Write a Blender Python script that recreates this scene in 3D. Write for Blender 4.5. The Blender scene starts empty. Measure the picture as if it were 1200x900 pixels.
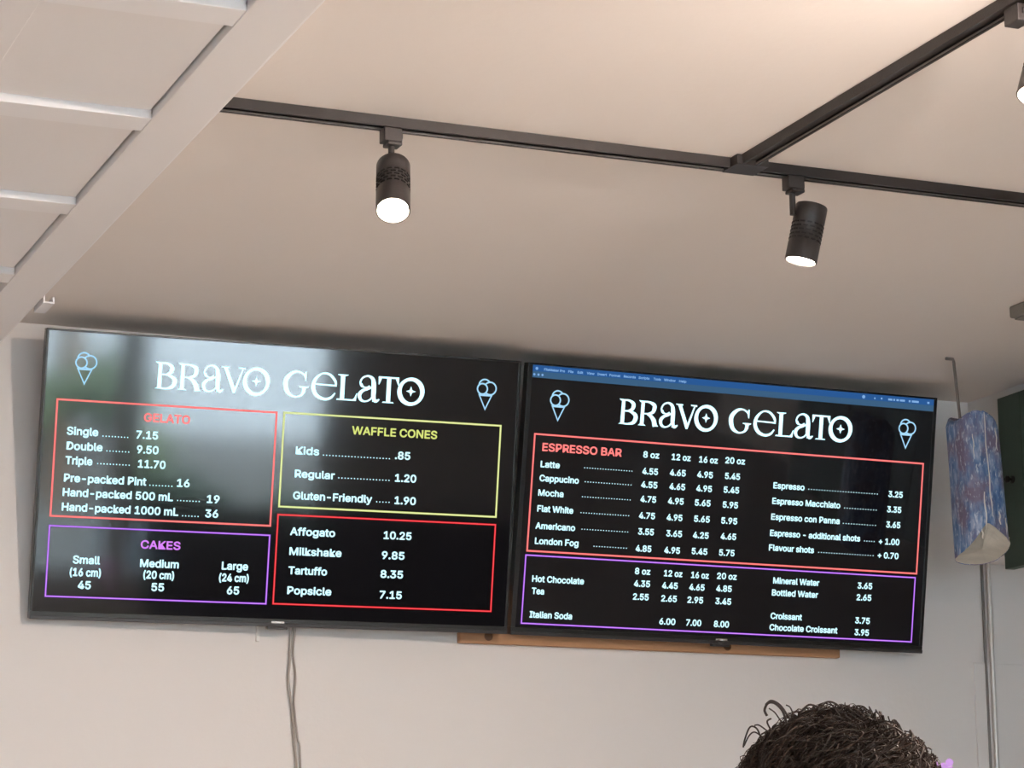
import bpy, bmesh, math, random
from mathutils import Vector, Matrix
random.seed(7)
sc = bpy.context.scene
COL = sc.collection

# ------------------------------------------------------------------ camera
FPX = 3030.6                       # focal length in pixels of a 1200 px wide frame
cam_d = bpy.data.cameras.new('camera')
cam = bpy.data.objects.new('camera', cam_d)
COL.objects.link(cam)
cam_d.sensor_fit = 'HORIZONTAL'
cam_d.sensor_width = 36.0
cam_d.lens = FPX / 1200 * 36.0
cam_d.clip_start = 0.05
cam_d.clip_end = 300
right = Vector((0.92421777, -0.3818108, -0.00648201))
up = Vector((-0.07539936, -0.1991008, 0.97707411))
fwd = Vector((0.37434802, 0.90254052, 0.21280079))
mw = Matrix((right, up, -fwd)).transposed().to_4x4()
mw.translation = (0, 0, 1.5)
cam.matrix_world = mw
sc.camera = cam

# ------------------------------------------------------------------ view, sky, sun
sc.view_settings.view_transform = 'Standard'
sc.view_settings.look = 'None'
sc.view_settings.gamma = 1
sc.view_settings.use_curve_mapping = False
sc.view_settings.exposure = 0.0
world = bpy.data.worlds.new('overcast_sky')
sc.world = world
world.use_nodes = True
wn = world.node_tree.nodes['Background']
wn.inputs[0].default_value = (0.72, 0.87, 1.0, 1)
wn.inputs[1].default_value = 30.0
sun_d = bpy.data.lights.new('sun', 'SUN')
sun_d.energy = 90.0
sun_d.angle = math.radians(4)
sun_d.color = (1.0, 0.96, 0.9)
sun = bpy.data.objects.new('sun', sun_d)
COL.objects.link(sun)
sun.rotation_euler = Vector((-0.30, -0.60, -0.74)).to_track_quat('-Z', 'Y').to_euler()
def portal(name, x0, x1, z0, z1):
    l = bpy.data.lights.new(name, 'AREA'); l.shape = 'RECTANGLE'
    l.size = x1 - x0; l.size_y = z1 - z0
    l.cycles.is_portal = True
    o = bpy.data.objects.new(name, l); COL.objects.link(o)
    o.location = ((x0 + x1) / 2, -2.0, (z0 + z1) / 2)
    o.rotation_euler = Vector((0, 1, 0)).to_track_quat('-Z', 'Z').to_euler()
portal('window_portal', 1.5, 4.05, 0.45, 2.55)
portal('window_portal', -0.9, 1.25, 0.9, 2.55)  # portal of the added daylight window
SPOT = 200.0                         # watts of one track lamp
LENS = 60.0                         # emission of a lamp's lens
WARM = (1.0, 0.81, 0.69)

# ------------------------------------------------------------------ materials
def mat(name, col, rough=0.6, metal=0.0, spec=0.5, emis=None, es=1.0, noise=0.0, nscale=20.0, bump=0.0, bscale=200.0, stretch=(1, 1, 1)):
    m = bpy.data.materials.new(name); m.use_nodes = True
    nt = m.node_tree; b = nt.nodes['Principled BSDF']
    b.inputs['Base Color'].default_value = (*col, 1)
    b.inputs['Roughness'].default_value = rough
    b.inputs['Metallic'].default_value = metal
    b.inputs['Specular IOR Level'].default_value = spec
    if emis:
        b.inputs['Emission Color'].default_value = (*emis, 1)
        b.inputs['Emission Strength'].default_value = es
    if noise or bump:
        tc = nt.nodes.new('ShaderNodeTexCoord'); mp = nt.nodes.new('ShaderNodeMapping')
        mp.inputs['Scale'].default_value = stretch
        nt.links.new(tc.outputs['Object'], mp.inputs[0])
    if noise:
        n = nt.nodes.new('ShaderNodeTexNoise'); n.inputs['Scale'].default_value = nscale
        n.inputs['Detail'].default_value = 5
        nt.links.new(mp.outputs[0], n.inputs['Vector'])
        mx = nt.nodes.new('ShaderNodeMix'); mx.data_type = 'RGBA'
        mx.inputs[6].default_value = (*[c * (1 - noise) for c in col], 1)
        mx.inputs[7].default_value = (*[min(1, c * (1 + noise)) for c in col], 1)
        nt.links.new(n.outputs['Fac'], mx.inputs[0])
        nt.links.new(mx.outputs[2], b.inputs['Base Color'])
    if bump:
        n2 = nt.nodes.new('ShaderNodeTexNoise'); n2.inputs['Scale'].default_value = bscale
        n2.inputs['Detail'].default_value = 4
        nt.links.new(mp.outputs[0], n2.inputs['Vector'])
        bp = nt.nodes.new('ShaderNodeBump'); bp.inputs['Strength'].default_value = bump
        bp.inputs['Distance'].default_value = 0.002
        nt.links.new(n2.outputs['Fac'], bp.inputs['Height'])
        nt.links.new(bp.outputs[0], b.inputs['Normal'])
    return m
def emit(name, col, s=1.0):
    m = bpy.data.materials.new(name); m.use_nodes = True
    nt = m.node_tree; nt.nodes.clear()
    e = nt.nodes.new('ShaderNodeEmission'); o = nt.nodes.new('ShaderNodeOutputMaterial')
    e.inputs[0].default_value = (*col, 1); e.inputs[1].default_value = s
    nt.links.new(e.outputs[0], o.inputs[0])
    return m
M = {}
M['wall'] = mat('wall_paint', (0.73, 0.705, 0.69), 0.75, noise=0.02, nscale=3, bump=0.25, bscale=60)
M['ceiling'] = mat('ceiling_paint', (0.79, 0.745, 0.71), 0.8, noise=0.025, nscale=2.5, bump=0.3, bscale=45)
M['soffit'] = mat('soffit_paint', (0.83, 0.82, 0.83), 0.7, noise=0.015, nscale=4, bump=0.15, bscale=80)
M['trim'] = mat('white_gloss_paint', (0.87, 0.87, 0.89), 0.45, noise=0.02, nscale=8)
M['floor'] = mat('floor_tile', (0.47, 0.43, 0.39), 0.35, noise=0.12, nscale=3)
M['rail'] = mat('black_powder_coat', (0.022, 0.018, 0.018), 0.42, bump=0.2, bscale=400)
M['lamp'] = mat('lamp_black', (0.035, 0.03, 0.03), 0.38, noise=0.2, nscale=60, bump=0.15, bscale=300)
M['slot'] = mat('slot_black', (0.004, 0.004, 0.004), 0.6)
M['alu'] = mat('brushed_conductor', (0.65, 0.6, 0.56), 0.3, metal=0.8)
M['lens'] = emit('lamp_lens', (1.0, 0.86, 0.66), LENS)
M['tvframe'] = mat('tv_frame_black', (0.012, 0.012, 0.013), 0.3, noise=0.1, nscale=40)
M['tvlip'] = mat('tv_lip_grey', (0.035, 0.034, 0.037), 0.3)
M['chrome'] = mat('logo_chrome', (0.75, 0.73, 0.72), 0.25, metal=0.7)
M['screen'] = mat('screen_glass', (0.003, 0.003, 0.004), 0.065, spec=0.9, emis=(0.9, 0.85, 1.0), es=0.003)
M['white_text'] = emit('screen_white', (0.58, 0.92, 1.0), 1.35)
M['title_text'] = emit('screen_title', (0.60, 0.92, 1.0), 1.6)
M['icon_text'] = emit('screen_icon', (0.42, 0.74, 1.0), 0.95)
M['pink'] = emit('screen_pink', (0.93, 0.16, 0.16), 1.0)
M['pink_core'] = emit('screen_pink_core', (1.0, 0.20, 0.19), 1.3)
M['lime'] = emit('screen_lime', (0.72, 0.80, 0.22), 0.95)
M['lime_core'] = emit('screen_lime_core', (0.86, 0.92, 0.48), 0.95)
M['purple'] = emit('screen_purple', (0.26, 0.05, 0.72), 0.75)
M['purple_core'] = emit('screen_purple_core', (0.66, 0.28, 1.0), 1.1)
M['red'] = emit('screen_red', (0.72, 0.008, 0.012), 0.9)
M['red_core'] = emit('screen_red_core', (1.0, 0.10, 0.12), 1.0)
M['cakes'] = emit('screen_violet', (0.72, 0.24, 0.95), 1.0)
M['bar_top'] = emit('screen_bar_blue', (0.024, 0.10, 0.30), 1.0)
M['bar_low'] = emit('screen_bar_slate', (0.045, 0.115, 0.22), 1.0)
M['bar_text'] = emit('screen_bar_text', (0.22, 0.42, 0.75), 1.0)
M['pine'] = mat('pine_board', (0.42, 0.22, 0.11), 0.6, noise=0.22, nscale=9, stretch=(0.6, 6, 14))
M['knot'] = mat('pine_knot', (0.12, 0.05, 0.02), 0.6)
M['cable'] = mat('grey_cable', (0.36, 0.32, 0.29), 0.6)
M['clip'] = mat('white_plastic', (0.8, 0.78, 0.75), 0.4)
M['conduit'] = mat('galvanised_conduit', (0.62, 0.60, 0.57), 0.35, metal=0.3, noise=0.06, nscale=20)
M['conduit_dark'] = mat('grey_cable_cover', (0.16, 0.15, 0.14), 0.5)
M['steel'] = mat('bent_rod_steel', (0.20, 0.18, 0.17), 0.45, metal=0.5)
M['green'] = mat('green_paint', (0.046, 0.070, 0.052), 0.55, noise=0.12, nscale=12, stretch=(1, 1, 0.2), bump=0.3, bscale=80)
M['iron'] = mat('dark_iron', (0.02, 0.017, 0.015), 0.5, metal=0.4)
M['dark_grey'] = mat('detector_grey', (0.22, 0.21, 0.19), 0.6)
M['hair'] = mat('brown_hair', (0.042, 0.023, 0.015), 0.6, noise=0.5, nscale=9, spec=0.25)
M['hair2'] = mat('light_brown_hair', (0.085, 0.045, 0.030), 0.6, noise=0.4, nscale=12, spec=0.25)
M['skin'] = mat('skin', (0.55, 0.30, 0.21), 0.5, noise=0.05, nscale=20)
M['lip'] = mat('lips', (0.45, 0.16, 0.13), 0.45)
M['eye'] = mat('eye_white', (0.75, 0.73, 0.7), 0.2)
M['iris'] = mat('iris', (0.04, 0.025, 0.015), 0.2)
M['shirt'] = mat('navy_shirt', (0.05, 0.07, 0.12), 0.8, noise=0.15, nscale=120)
M['trousers'] = mat('grey_trousers', (0.10, 0.10, 0.11), 0.8, noise=0.1, nscale=120)
M['shoe'] = mat('shoe', (0.02, 0.02, 0.02), 0.5)
M['petal'] = mat('lilac_petal', (0.55, 0.30, 0.70), 0.6, noise=0.15, nscale=80)
M['stem'] = mat('plant_stem', (0.09, 0.17, 0.05), 0.5, noise=0.2, nscale=40)
M['pot'] = mat('glazed_pot', (0.6, 0.56, 0.5), 0.3, noise=0.06, nscale=10)
M['counter'] = mat('counter_white', (0.72, 0.69, 0.65), 0.35, noise=0.03, nscale=5)
M['pavement'] = mat('pavement', (0.045, 0.05, 0.053), 0.9, noise=0.15, nscale=2)
M['asphalt'] = mat('asphalt', (0.055, 0.06, 0.062), 0.9, noise=0.35, nscale=.6)
M['leaf'] = mat('hedge_leaf', (0.045, 0.075, 0.04), 0.6, noise=0.35, nscale=6)
M['bark'] = mat('bark', (0.10, 0.07, 0.05), 0.9, noise=0.3, nscale=10)
M['facade'] = mat('rendered_facade', (0.33, 0.38, 0.435), 0.9, noise=0.2, nscale=1)
M['dark_glass'] = mat('dark_glass', (0.03, 0.035, 0.04), 0.1)
def glass():
    m = bpy.data.materials.new('window_glass'); m.use_nodes = True
    nt = m.node_tree; nt.nodes.clear()
    t = nt.nodes.new('ShaderNodeBsdfTransparent'); g = nt.nodes.new('ShaderNodeBsdfGlossy')
    g.inputs['Roughness'].default_value = 0.0
    fr = nt.nodes.new('ShaderNodeFresnel'); fr.inputs[0].default_value = 1.3
    mx = nt.nodes.new('ShaderNodeMixShader'); o = nt.nodes.new('ShaderNodeOutputMaterial')
    t.inputs[0].default_value = (0.96, 0.98, 0.97, 1)
    nt.links.new(fr.outputs[0], mx.inputs[0]); nt.links.new(t.outputs[0], mx.inputs[1]); nt.links.new(g.outputs[0], mx.inputs[2])
    nt.links.new(mx.outputs[0], o.inputs[0])
    return m
M['glass'] = glass()
def painted():
    # blue, lilac and plum house-paint dragged downwards over rough wood
    m = bpy.data.materials.new('dragged_blue_paint'); m.use_nodes = True
    nt = m.node_tree; b = nt.nodes['Principled BSDF']; b.inputs['Roughness'].default_value = 0.5
    tc = nt.nodes.new('ShaderNodeTexCoord')
    def nz(scale, st, det=6):
        mp = nt.nodes.new('ShaderNodeMapping'); mp.inputs['Scale'].default_value = st
        nt.links.new(tc.outputs['Object'], mp.inputs[0])
        n = nt.nodes.new('ShaderNodeTexNoise'); n.inputs['Scale'].default_value = scale; n.inputs['Detail'].default_value = det
        nt.links.new(mp.outputs[0], n.inputs['Vector']); return n
    a = nz(85, (1, 1, 0.30)); c = nz(15, (1, 1, 0.7), 6); d = nz(170, (1, 1, 0.35))
    ra = nt.nodes.new('ShaderNodeValToRGB'); e = ra.color_ramp.elements
    e[0].position = 0.34; e[0].color = (0.05, 0.12, 0.28, 1)
    e[1].position = 0.66; e[1].color = (0.34, 0.40, 0.56, 1)
    x = e.new(0.5); x.color = (0.13, 0.22, 0.41, 1)
    nt.links.new(a.outputs['Fac'], ra.inputs[0])
    rb = nt.nodes.new('ShaderNodeValToRGB'); e = rb.color_ramp.elements
    e[0].position = 0.46; e[0].color = (0, 0, 0, 1); e[1].position = 0.60; e[1].color = (1, 1, 1, 1)
    nt.links.new(c.outputs['Fac'], rb.inputs[0])
    m1 = nt.nodes.new('ShaderNodeMix'); m1.data_type = 'RGBA'; m1.inputs[7].default_value = (0.17, 0.135, 0.21, 1)
    nt.links.new(rb.outputs[0], m1.inputs[0]); nt.links.new(ra.outputs[0], m1.inputs[6])
    rc = nt.nodes.new('ShaderNodeValToRGB'); e = rc.color_ramp.elements
    e[0].position = 0.56; e[0].color = (0, 0, 0, 1); e[1].position = 0.70; e[1].color = (0.8, 0.8, 0.8, 1)
    nt.links.new(d.outputs['Fac'], rc.inputs[0])
    m2 = nt.nodes.new('ShaderNodeMix'); m2.data_type = 'RGBA'; m2.inputs[7].default_value = (0.62, 0.66, 0.74, 1)
    nt.links.new(rc.outputs[0], m2.inputs[0]); nt.links.new(m1.outputs[2], m2.inputs[6])
    nt.links.new(m2.outputs[2], b.inputs['Base Color'])
    bp = nt.nodes.new('ShaderNodeBump'); bp.inputs['Strength'].default_value = 0.7; bp.inputs['Distance'].default_value = 0.004
    nt.links.new(a.outputs['Fac'], bp.inputs['Height']); nt.links.new(bp.outputs[0], b.inputs['Normal'])
    return m
M['paint'] = painted()
M['rawwood'] = mat('raw_split_wood', (0.50, 0.47, 0.41), 0.8, noise=0.28, nscale=26, stretch=(0.35, 2.2, 1), bump=0.8, bscale=60)
M['cream'] = mat('cream_paint_drip', (0.72, 0.68, 0.62), 0.5)

# ------------------------------------------------------------------ mesh helpers
def obj(name, bm, m, parent=None, smooth=False, kind=None, label=None):
    me = bpy.data.meshes.new(name)
    bm.normal_update(); bm.to_mesh(me); bm.free()
    if isinstance(m, (list, tuple)):
        for k in m: me.materials.append(k)
    else:
        me.materials.append(m)
    if smooth:
        for p in me.polygons: p.use_smooth = True
        try: me.set_sharp_from_angle(angle=math.radians(38))
        except Exception: pass
    o = bpy.data.objects.new(name, me); COL.objects.link(o)
    if parent: o.parent = parent
    if kind: o['kind'] = kind
    if label: o['label'] = label
    return o
def tag(o, label, cat, group=None):
    o['label'] = label; o['category'] = cat
    if group: o['group'] = group
    return o
def thing(name, label, cat, loc=(0, 0, 0), group=None):
    o = bpy.data.objects.new(name, None); COL.objects.link(o)
    o.empty_display_size = 0.05; o.location = loc
    return tag(o, label, cat, group)
def box(bm, x0, x1, y0, y1, z0, z1, bev=0.0, mi=0):
    r = bmesh.ops.create_cube(bm, size=1.0)
    vs = r['verts']
    for v in vs:
        v.co = Vector((x0 + (v.co.x + .5) * (x1 - x0), y0 + (v.co.y + .5) * (y1 - y0), z0 + (v.co.z + .5) * (z1 - z0)))
    fs = set(f for v in vs for f in v.link_faces)
    for f in fs: f.material_index = mi
    if bev:
        es = list(set(e for v in vs for e in v.link_edges))
        bmesh.ops.bevel(bm, geom=es, offset=bev, segments=2, profile=0.5, affect='EDGES')
def lathe(bm, prof, n=32, axis_m=None, mi=0, caps=True):
    rings = []
    for r, z in prof:
        rings.append([bm.verts.new((r * math.cos(2 * math.pi * k / n), r * math.sin(2 * math.pi * k / n), z)) for k in range(n)])
    for a, b in zip(rings, rings[1:]):
        for k in range(n):
            f = bm.faces.new((a[k], a[(k + 1) % n], b[(k + 1) % n], b[k])); f.material_index = mi
    if caps:
        f = bm.faces.new(rings[0][::-1]); f.material_index = mi
        f = bm.faces.new(rings[-1]); f.material_index = mi
    if axis_m is not None:
        for rg in rings:
            for v in rg: v.co = axis_m @ v.co
def tube(bm, pts, rad, n=8, cap=True, mi=0):
    pts = [Vector(p) for p in pts]
    rads = rad if isinstance(rad, (list, tuple)) else [rad] * len(pts)
    prev = None; ref = None
    for i, p in enumerate(pts):
        t = (pts[min(i + 1, len(pts) - 1)] - pts[max(i - 1, 0)])
        if t.length < 1e-9: t = Vector((0, 0, 1))
        t.normalize()
        if ref is None:
            ref = t.orthogonal().normalized()
        ref = (ref - t * ref.dot(t))
        if ref.length < 1e-6: ref = t.orthogonal()
        ref.normalize(); bi = t.cross(ref)
        ring = [bm.verts.new(p + (ref * math.cos(2 * math.pi * k / n) + bi * math.sin(2 * math.pi * k / n)) * rads[i]) for k in range(n)]
        if prev:
            for k in range(n):
                f = bm.faces.new((prev[k], prev[(k + 1) % n], ring[(k + 1) % n], ring[k])); f.material_index = mi
        elif cap:
            f = bm.faces.new(ring[::-1]); f.material_index = mi
        prev = ring
    if cap:
        f = bm.faces.new(prev); f.material_index = mi
def curve_pts(ctrl, n=8):
    # Catmull-Rom through control tuples of any length
    out = []; c = [list(ctrl[0])] + [list(q) for q in ctrl] + [list(ctrl[-1])]
    for i in range(1, len(c) - 2):
        p0, p1, p2, p3 = c[i - 1], c[i], c[i + 1], c[i + 2]
        for k in range(n):
            t = k / n
            out.append([0.5 * (2 * b + (-a + d) * t + (2 * a - 5 * b + 4 * d - e) * t * t + (-a + 3 * b - 3 * d + e) * t ** 3) for a, b, d, e in zip(p0, p1, p2, p3)])
    out.append(list(ctrl[-1]))
    return out

# ================================================================== the room
ZC, WY = 3.028, 6.25
bm = bmesh.new(); box(bm, -3.1, 9.1, WY, WY + 0.12, 0, ZC + 0.1)
wall_back = obj('wall_back', bm, M['wall'], kind='structure', label='off-white plastered wall behind the two menu screens')
bm = bmesh.new(); box(bm, -3.2, 9.2, -2.12, WY + 0.12, -0.1, 0.0)
obj('floor', bm, M['floor'], kind='structure')
bm = bmesh.new(); box(bm, -3.2, 9.2, -2.12, WY + 0.12, ZC, ZC + 0.12)
ceiling = obj('ceiling', bm, M['ceiling'], kind='structure', label='smooth cream ceiling carrying the black track')
bm = bmesh.new(); box(bm, -3.2, -3.1, -2.12, WY + 0.12, 0, ZC)
obj('wall_left', bm, M['wall'], kind='structure')
bm = bmesh.new(); box(bm, 9.1, 9.2, -2.12, WY + 0.12, 0, ZC)
obj('wall_right', bm, M['wall'], kind='structure')
# front wall with its window openings (behind the camera; the last two mirrored in the screens)
WINS = [(-0.9, 1.25, 0.9, 2.55), (1.5, 4.05, 0.45, 2.55), (6.55, 7.25, 1.0, 2.4)]  # first opening is made up, an unseen window added to let in daylight
bm = bmesh.new()
xs = -3.1
for x0, x1, z0, z1 in WINS:
    box(bm, xs, x0, -2.12, -2.0, 0, ZC); box(bm, x0, x1, -2.12, -2.0, 0, z0); box(bm, x0, x1, -2.12, -2.0, z1, ZC); xs = x1
box(bm, xs, 9.1, -2.12, -2.0, 0, ZC)
obj('wall_front', bm, M['wall'], kind='structure')
for i, (x0, x1, z0, z1) in enumerate(WINS):
    w = bpy.data.objects.new('window_%d' % (i + 1), None); COL.objects.link(w); w['kind'] = 'structure'
    w.location = (x0, -2.06, z0)
    bm = bmesh.new(); W_, H_ = x1 - x0, z1 - z0; t = 0.05
    box(bm, 0, W_, -.03, .03, 0, t); box(bm, 0, W_, -.03, .03, H_ - t, H_); box(bm, 0, t, -.03, .03, t, H_ - t); box(bm, W_ - t, W_, -.03, .03, t, H_ - t)
    if i == 1:
        box(bm, 1.30, 1.46, -.03, .03, t, H_ - t)
    if i == 0:
        box(bm, 1.0, 1.06, -.03, .03, t, H_ - t)
    obj('window_frame', bm, M['trim'], w)
    bm = bmesh.new(); box(bm, t, W_ - t, -.004, .004, t, H_ - t); obj('window_pane', bm, M['glass'], w)
    if i == 2:
        bm = bmesh.new(); box(bm, .01, W_ - .01, .06, .064, 0.0, H_); obj('added_blind', bm, M['soffit'], w)  # blind added to dim this window's reflection in the right screen

# dropped panelled soffit over the left of the room
ZS, RS = 2.950, 0.016
BW, PW, CX0 = 0.098, 0.312, 1.198          # beam width, coffer width, right face of the last beam
PITCH, BY0, TW = 0.587, 3.735, 0.078        # batten spacing, first batten, batten width
soff = bpy.data.objects.new('trim_1', None); COL.objects.link(soff); soff['kind'] = 'structure'
soff['label'] = 'white panelled soffit of battens and flat boards dropped below the ceiling at the left'
beams = []
for k in range(3):
    x1 = CX0 - k * (BW + PW)
    bm = bmesh.new(); box(bm, x1 - BW, x1, -2.0, WY - .001, ZS, ZC - .001, 0.0015)
    obj('beam', bm, M['soffit'], soff)
    xp1 = x1 - BW
    n0 = int((BY0 + 2.0) / PITCH)
    for j in range(-3, 5):
        y0 = BY0 + j * PITCH
        if j < 4:
            bm = bmesh.new(); box(bm, xp1 - PW + .001, xp1 - .001, y0, y0 + TW, ZS + .0005, ZC - .002, 0.001)
            obj('batten', bm, M['trim'], soff)
        ya, yb = y0 + TW - PITCH + .001, min(y0 - .001, WY - .002)
        bm = bmesh.new(); box(bm, xp1 - PW + .004, xp1 - .004, ya, yb, ZS + RS, ZC - .002)
        obj('panel', bm, M['soffit'], soff)
bm = bmesh.new(); box(bm, -3.1, CX0 - 3 * (BW + PW) + .3, -2.0, WY - .002, ZS + .004, ZC - .003)
box(bm, CX0 - 3 * (BW + PW) + .3, CX0 - BW - .001, -2.0, BY0 + TW - 4 * PITCH, ZS + .006, ZC - .003)
obj('plain_boarding', bm, M['soffit'], soff)
bm = bmesh.new(); box(bm, CX0 + .0005, CX0 + .006, -2.0, 6.2, ZS + .004, ZS + .016, 0.001)
obj('edge_bead', bm, M['trim'], soff)
# small bent white bracket on the beam's lower edge
t = thing('corner_bracket', 'tiny white bent bracket on the soffit beam near the back wall', 'bracket', (1.205, 5.74, ZS))
bm = bmesh.new(); box(bm, 0.0, 0.004, -.05, .05, -.004, .03); obj('upright_plate', bm, M['trim'], t)
bm = bmesh.new(); box(bm, 0.0, 0.026, -.05, .05, -.008, -.004); box(bm, .022, .026, -.05, .05, -.004, .008); obj('flange', bm, M['trim'], t)

# bulkhead that comes forward at the right
BX = 4.016
bm = bmesh.new(); box(bm, BX, BX + .5, 4.2, WY - .001, 2.56, ZC - .001)
obj('wall_bulkhead', bm, M['wall'], kind='structure', label='off-white bulkhead hanging behind the green shutter')
# raised access panel low on the back wall
bm = bmesh.new(); box(bm, 3.995, 4.75, WY - .006, WY, 1.2, 2.276, .002)
obj('trim_2', bm, M['wall'], kind='structure', label='faint flush access panel in the back wall at the lower right')
bm = bmesh.new(); box(bm, 4.0, 9.0, WY - .013, WY, 0, .09)
box(bm, -3.0, 3.99, WY - .013, WY, 0, .09)
obj('baseboard_back', bm, M['trim'], kind='structure')

# ================================================================== lighting track
RW, RH = 0.036, 0.020
TY, TX = 4.374, 2.298                       # front face of the long rail, left face of the side rail
trk = thing('lighting_track', 'black T-shaped lighting track screwed flat to the cream ceiling', 'track light', (0, 0, 0))
def rail(x0, x1, y0, y1, along):
    bm = bmesh.new(); z0 = ZC - RH
    if along == 'x':
        box(bm, x0, x1, y0, y1, z0 + .009, ZC); box(bm, x0, x1, y0, y0 + .006, z0, z0 + .009); box(bm, x0, x1, y1 - .006, y1, z0, z0 + .009)
    else:
        box(bm, x0, x1, y0, y1, z0 + .009, ZC); box(bm, x0, x0 + .006, y0, y1, z0, z0 + .009); box(bm, x1 - .006, x1, y0, y1, z0, z0 + .009)
    o = obj('rail', bm, M['rail'], trk)
    bm = bmesh.new()
    if along == 'x': box(bm, x0, x1, y1 - .0075, y1 - .006, z0 + .0015, z0 + .0045)
    else: box(bm, x1 - .0075, x1 - .006, y0, y1, z0 + .0015, z0 + .0045)
    obj('conductor_strip', bm, M['alu'], o)
rail(1.203, 2.33, TY, TY + RW, 'x')
rail(2.33, 4.9, TY, TY + RW, 'x')
rail(TX, TX + RW, 0.6, TY, 'y')
bm = bmesh.new(); box(bm, TX - .012, TX + RW + .022, TY - .03, TY + RW + .0005, ZC - RH - .0012, ZC - .001, .001); obj('tee_joint', bm, M['rail'], trk)

def track_lamp(loc, axis, label, off=(0, 0), top=None, side=False, R_=.0325, L_=.126):
    """adapter clipped under the rail, bent arm, slotted can, glowing lens; loc = point on the ceiling rail"""
    t = thing('track_lamp', label, 'track light', (loc[0], loc[1], ZC - RH), 'black can spotlights on the ceiling track')
    bm = bmesh.new()
    if side: box(bm, -.014, .014, -.022, .020, -.030, 0, .002)
    else: box(bm, -.019, .017, -.0155, .0155, -.027, 0, .002); box(bm, -.012, .017, -.0155, .0155, -.034, -.027, .002)
    obj('adapter', bm, M['lamp'], t)
    bm = bmesh.new(); box(bm, .017, .021, -.006, .006, -.018, -.008, .001) if not side else box(bm, -.006, .006, -.026, -.022, -.018, -.008, .001)
    obj('locking_lever', bm, M['lamp'], t)
    a = Vector(axis).normalized()
    tp = Vector(top) if top else Vector((0, 0, -.055))
    bm = bmesh.new()
    tube(bm, [(off[0], off[1], -.028), (off[0], off[1], tp.z + 0.0), (off[0], off[1], tp.z - .024)], .0062, 10)
    obj('arm', bm, M['lamp'], t, smooth=True)
    q = a.to_track_quat('-Z', 'Y').to_matrix().to_4x4(); q.translation = tp
    bm = bmesh.new()
    lathe(bm, [(R_ - .004, 0), (R_ - .001, -.0012), (R_, -.004), (R_, -.036), (R_ - .0012, -.038), (R_ - .0012, -.080), (R_, -.082), (R_, -L_), (R_ - .0025, -L_ - .001), (R_ - .004, -L_ + .016), (.006, -L_ + .020)], 40, q)
    can = obj('can', bm, M['lamp'], t, smooth=True)
    bm = bmesh.new()
    for row in range(5):
        for k in range(14):
            an = 2 * math.pi * (k + .5 * (row % 2)) / 14
            m = q @ Matrix.Rotation(an, 4, 'Z') @ Matrix.Translation((R_ - .0008, 0, -.043 - row * .0082))
            r = bmesh.ops.create_cube(bm, size=1.0)
            for v in r['verts']: v.co = m @ Vector((v.co.x * .0016, v.co.y * .0095, v.co.z * .0034))
    obj('vent_slots', bm, M['slot'], can)
    bm = bmesh.new(); lathe(bm, [(R_ - .0042, -L_ + .006), (R_ - .006, -L_ + .003), (.001, -L_ + .001)], 32, q)
    obj('lens', bm, M['lens'], t, smooth=True)
    l = bpy.data.lights.new('spot', 'SPOT'); l.energy = SPOT; l.color = WARM
    l.spot_size = math.radians(120); l.spot_blend = 0.9; l.shadow_soft_size = .024
    o = bpy.data.objects.new('spot', l); COL.objects.link(o); o.parent = t
    o.location = tp + a * (L_ + .004); o.rotation_euler = a.to_track_quat('-Z', 'Y').to_euler()
    return t
track_lamp((1.579, TY + RW / 2), (-0.19, -0.52, -0.83), 'black can spotlight hanging upright, its round lens glaring towards the viewer', top=(.004, .0, -.070), R_=.032, L_=.131)
track_lamp((2.437, TY + RW / 2), (-0.20, 0.08, -0.96), 'black can spotlight tilted to the lower left beside the track junction', off=(-.004, 0), top=(.040, .0, -.055), R_=.0325, L_=.118)
track_lamp((TX + RW / 2 + .002, 3.405), (-0.36, -0.10, -0.92), 'black can spotlight on the side rail cut off by the right edge of the picture', off=(.012, -.016), top=(.047, -.026, -.050), side=True)
for k, yy in enumerate((2.75, 2.1, 1.5, .9)):  # unseen lamps added to brighten the ceiling by bounce and warm the back wall
    track_lamp((TX + RW / 2 + .002, yy), (-.3 if k % 2 else .3, -.15, -1) if k else (-.3, .8, -.55), ('added unseen black can spotlight on the side rail aimed at the back wall, nearest the cut-off one', 'added unseen black can spotlight midway along the side rail above the counter', 'added unseen black can spotlight on the side rail above the customer side of the counter', 'added unseen black can spotlight at the window end of the side rail')[k], off=(.002, -.012), top=(.028, -.01, -.05), side=True)

# ================================================================== the two menu screens
try:
    import os
    FONT = bpy.data.fonts.load(os.path.join(bpy.utils.system_resource('DATAFILES'), 'fonts', 'Inter.woff2'))   # Blender's own interface face
except Exception:
    FONT = None
def text_mesh(s, x0, y, x1, size, z, off):
    cu = bpy.data.curves.new('t', 'FONT'); cu.body = s; cu.size = 1.0; cu.offset = off; cu.resolution_u = 3
    if FONT: cu.font = FONT
    o = bpy.data.objects.new('t', cu); COL.objects.link(o)
    bpy.context.view_layer.update()
    dg = bpy.context.evaluated_depsgraph_get()
    me = bpy.data.meshes.new_from_object(o.evaluated_get(dg))
    bpy.data.objects.remove(o); bpy.data.curves.remove(cu)
    xs = [v.co.x for v in me.vertices]; a, b = min(xs), max(xs)
    k = (x1 - x0) / (b - a)
    for v in me.vertices:
        v.co = Vector((x0 + (v.co.x - a) * k, y + v.co.y * size, z))
    return me
def thicken(bm, me, d):
    # embolden flat lettering by overlaying shifted copies
    for k, (dx, dy) in enumerate(((0, 0), (1, 0), (-1, 0), (0, 1), (0, -1), (.7, .7), (-.7, .7), (.7, -.7), (-.7, -.7))):
        m2 = me.copy(); m2.transform(Matrix.Translation((dx * d, dy * d, k * 1.5e-6))); bm.from_mesh(m2); bpy.data.meshes.remove(m2)
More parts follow.
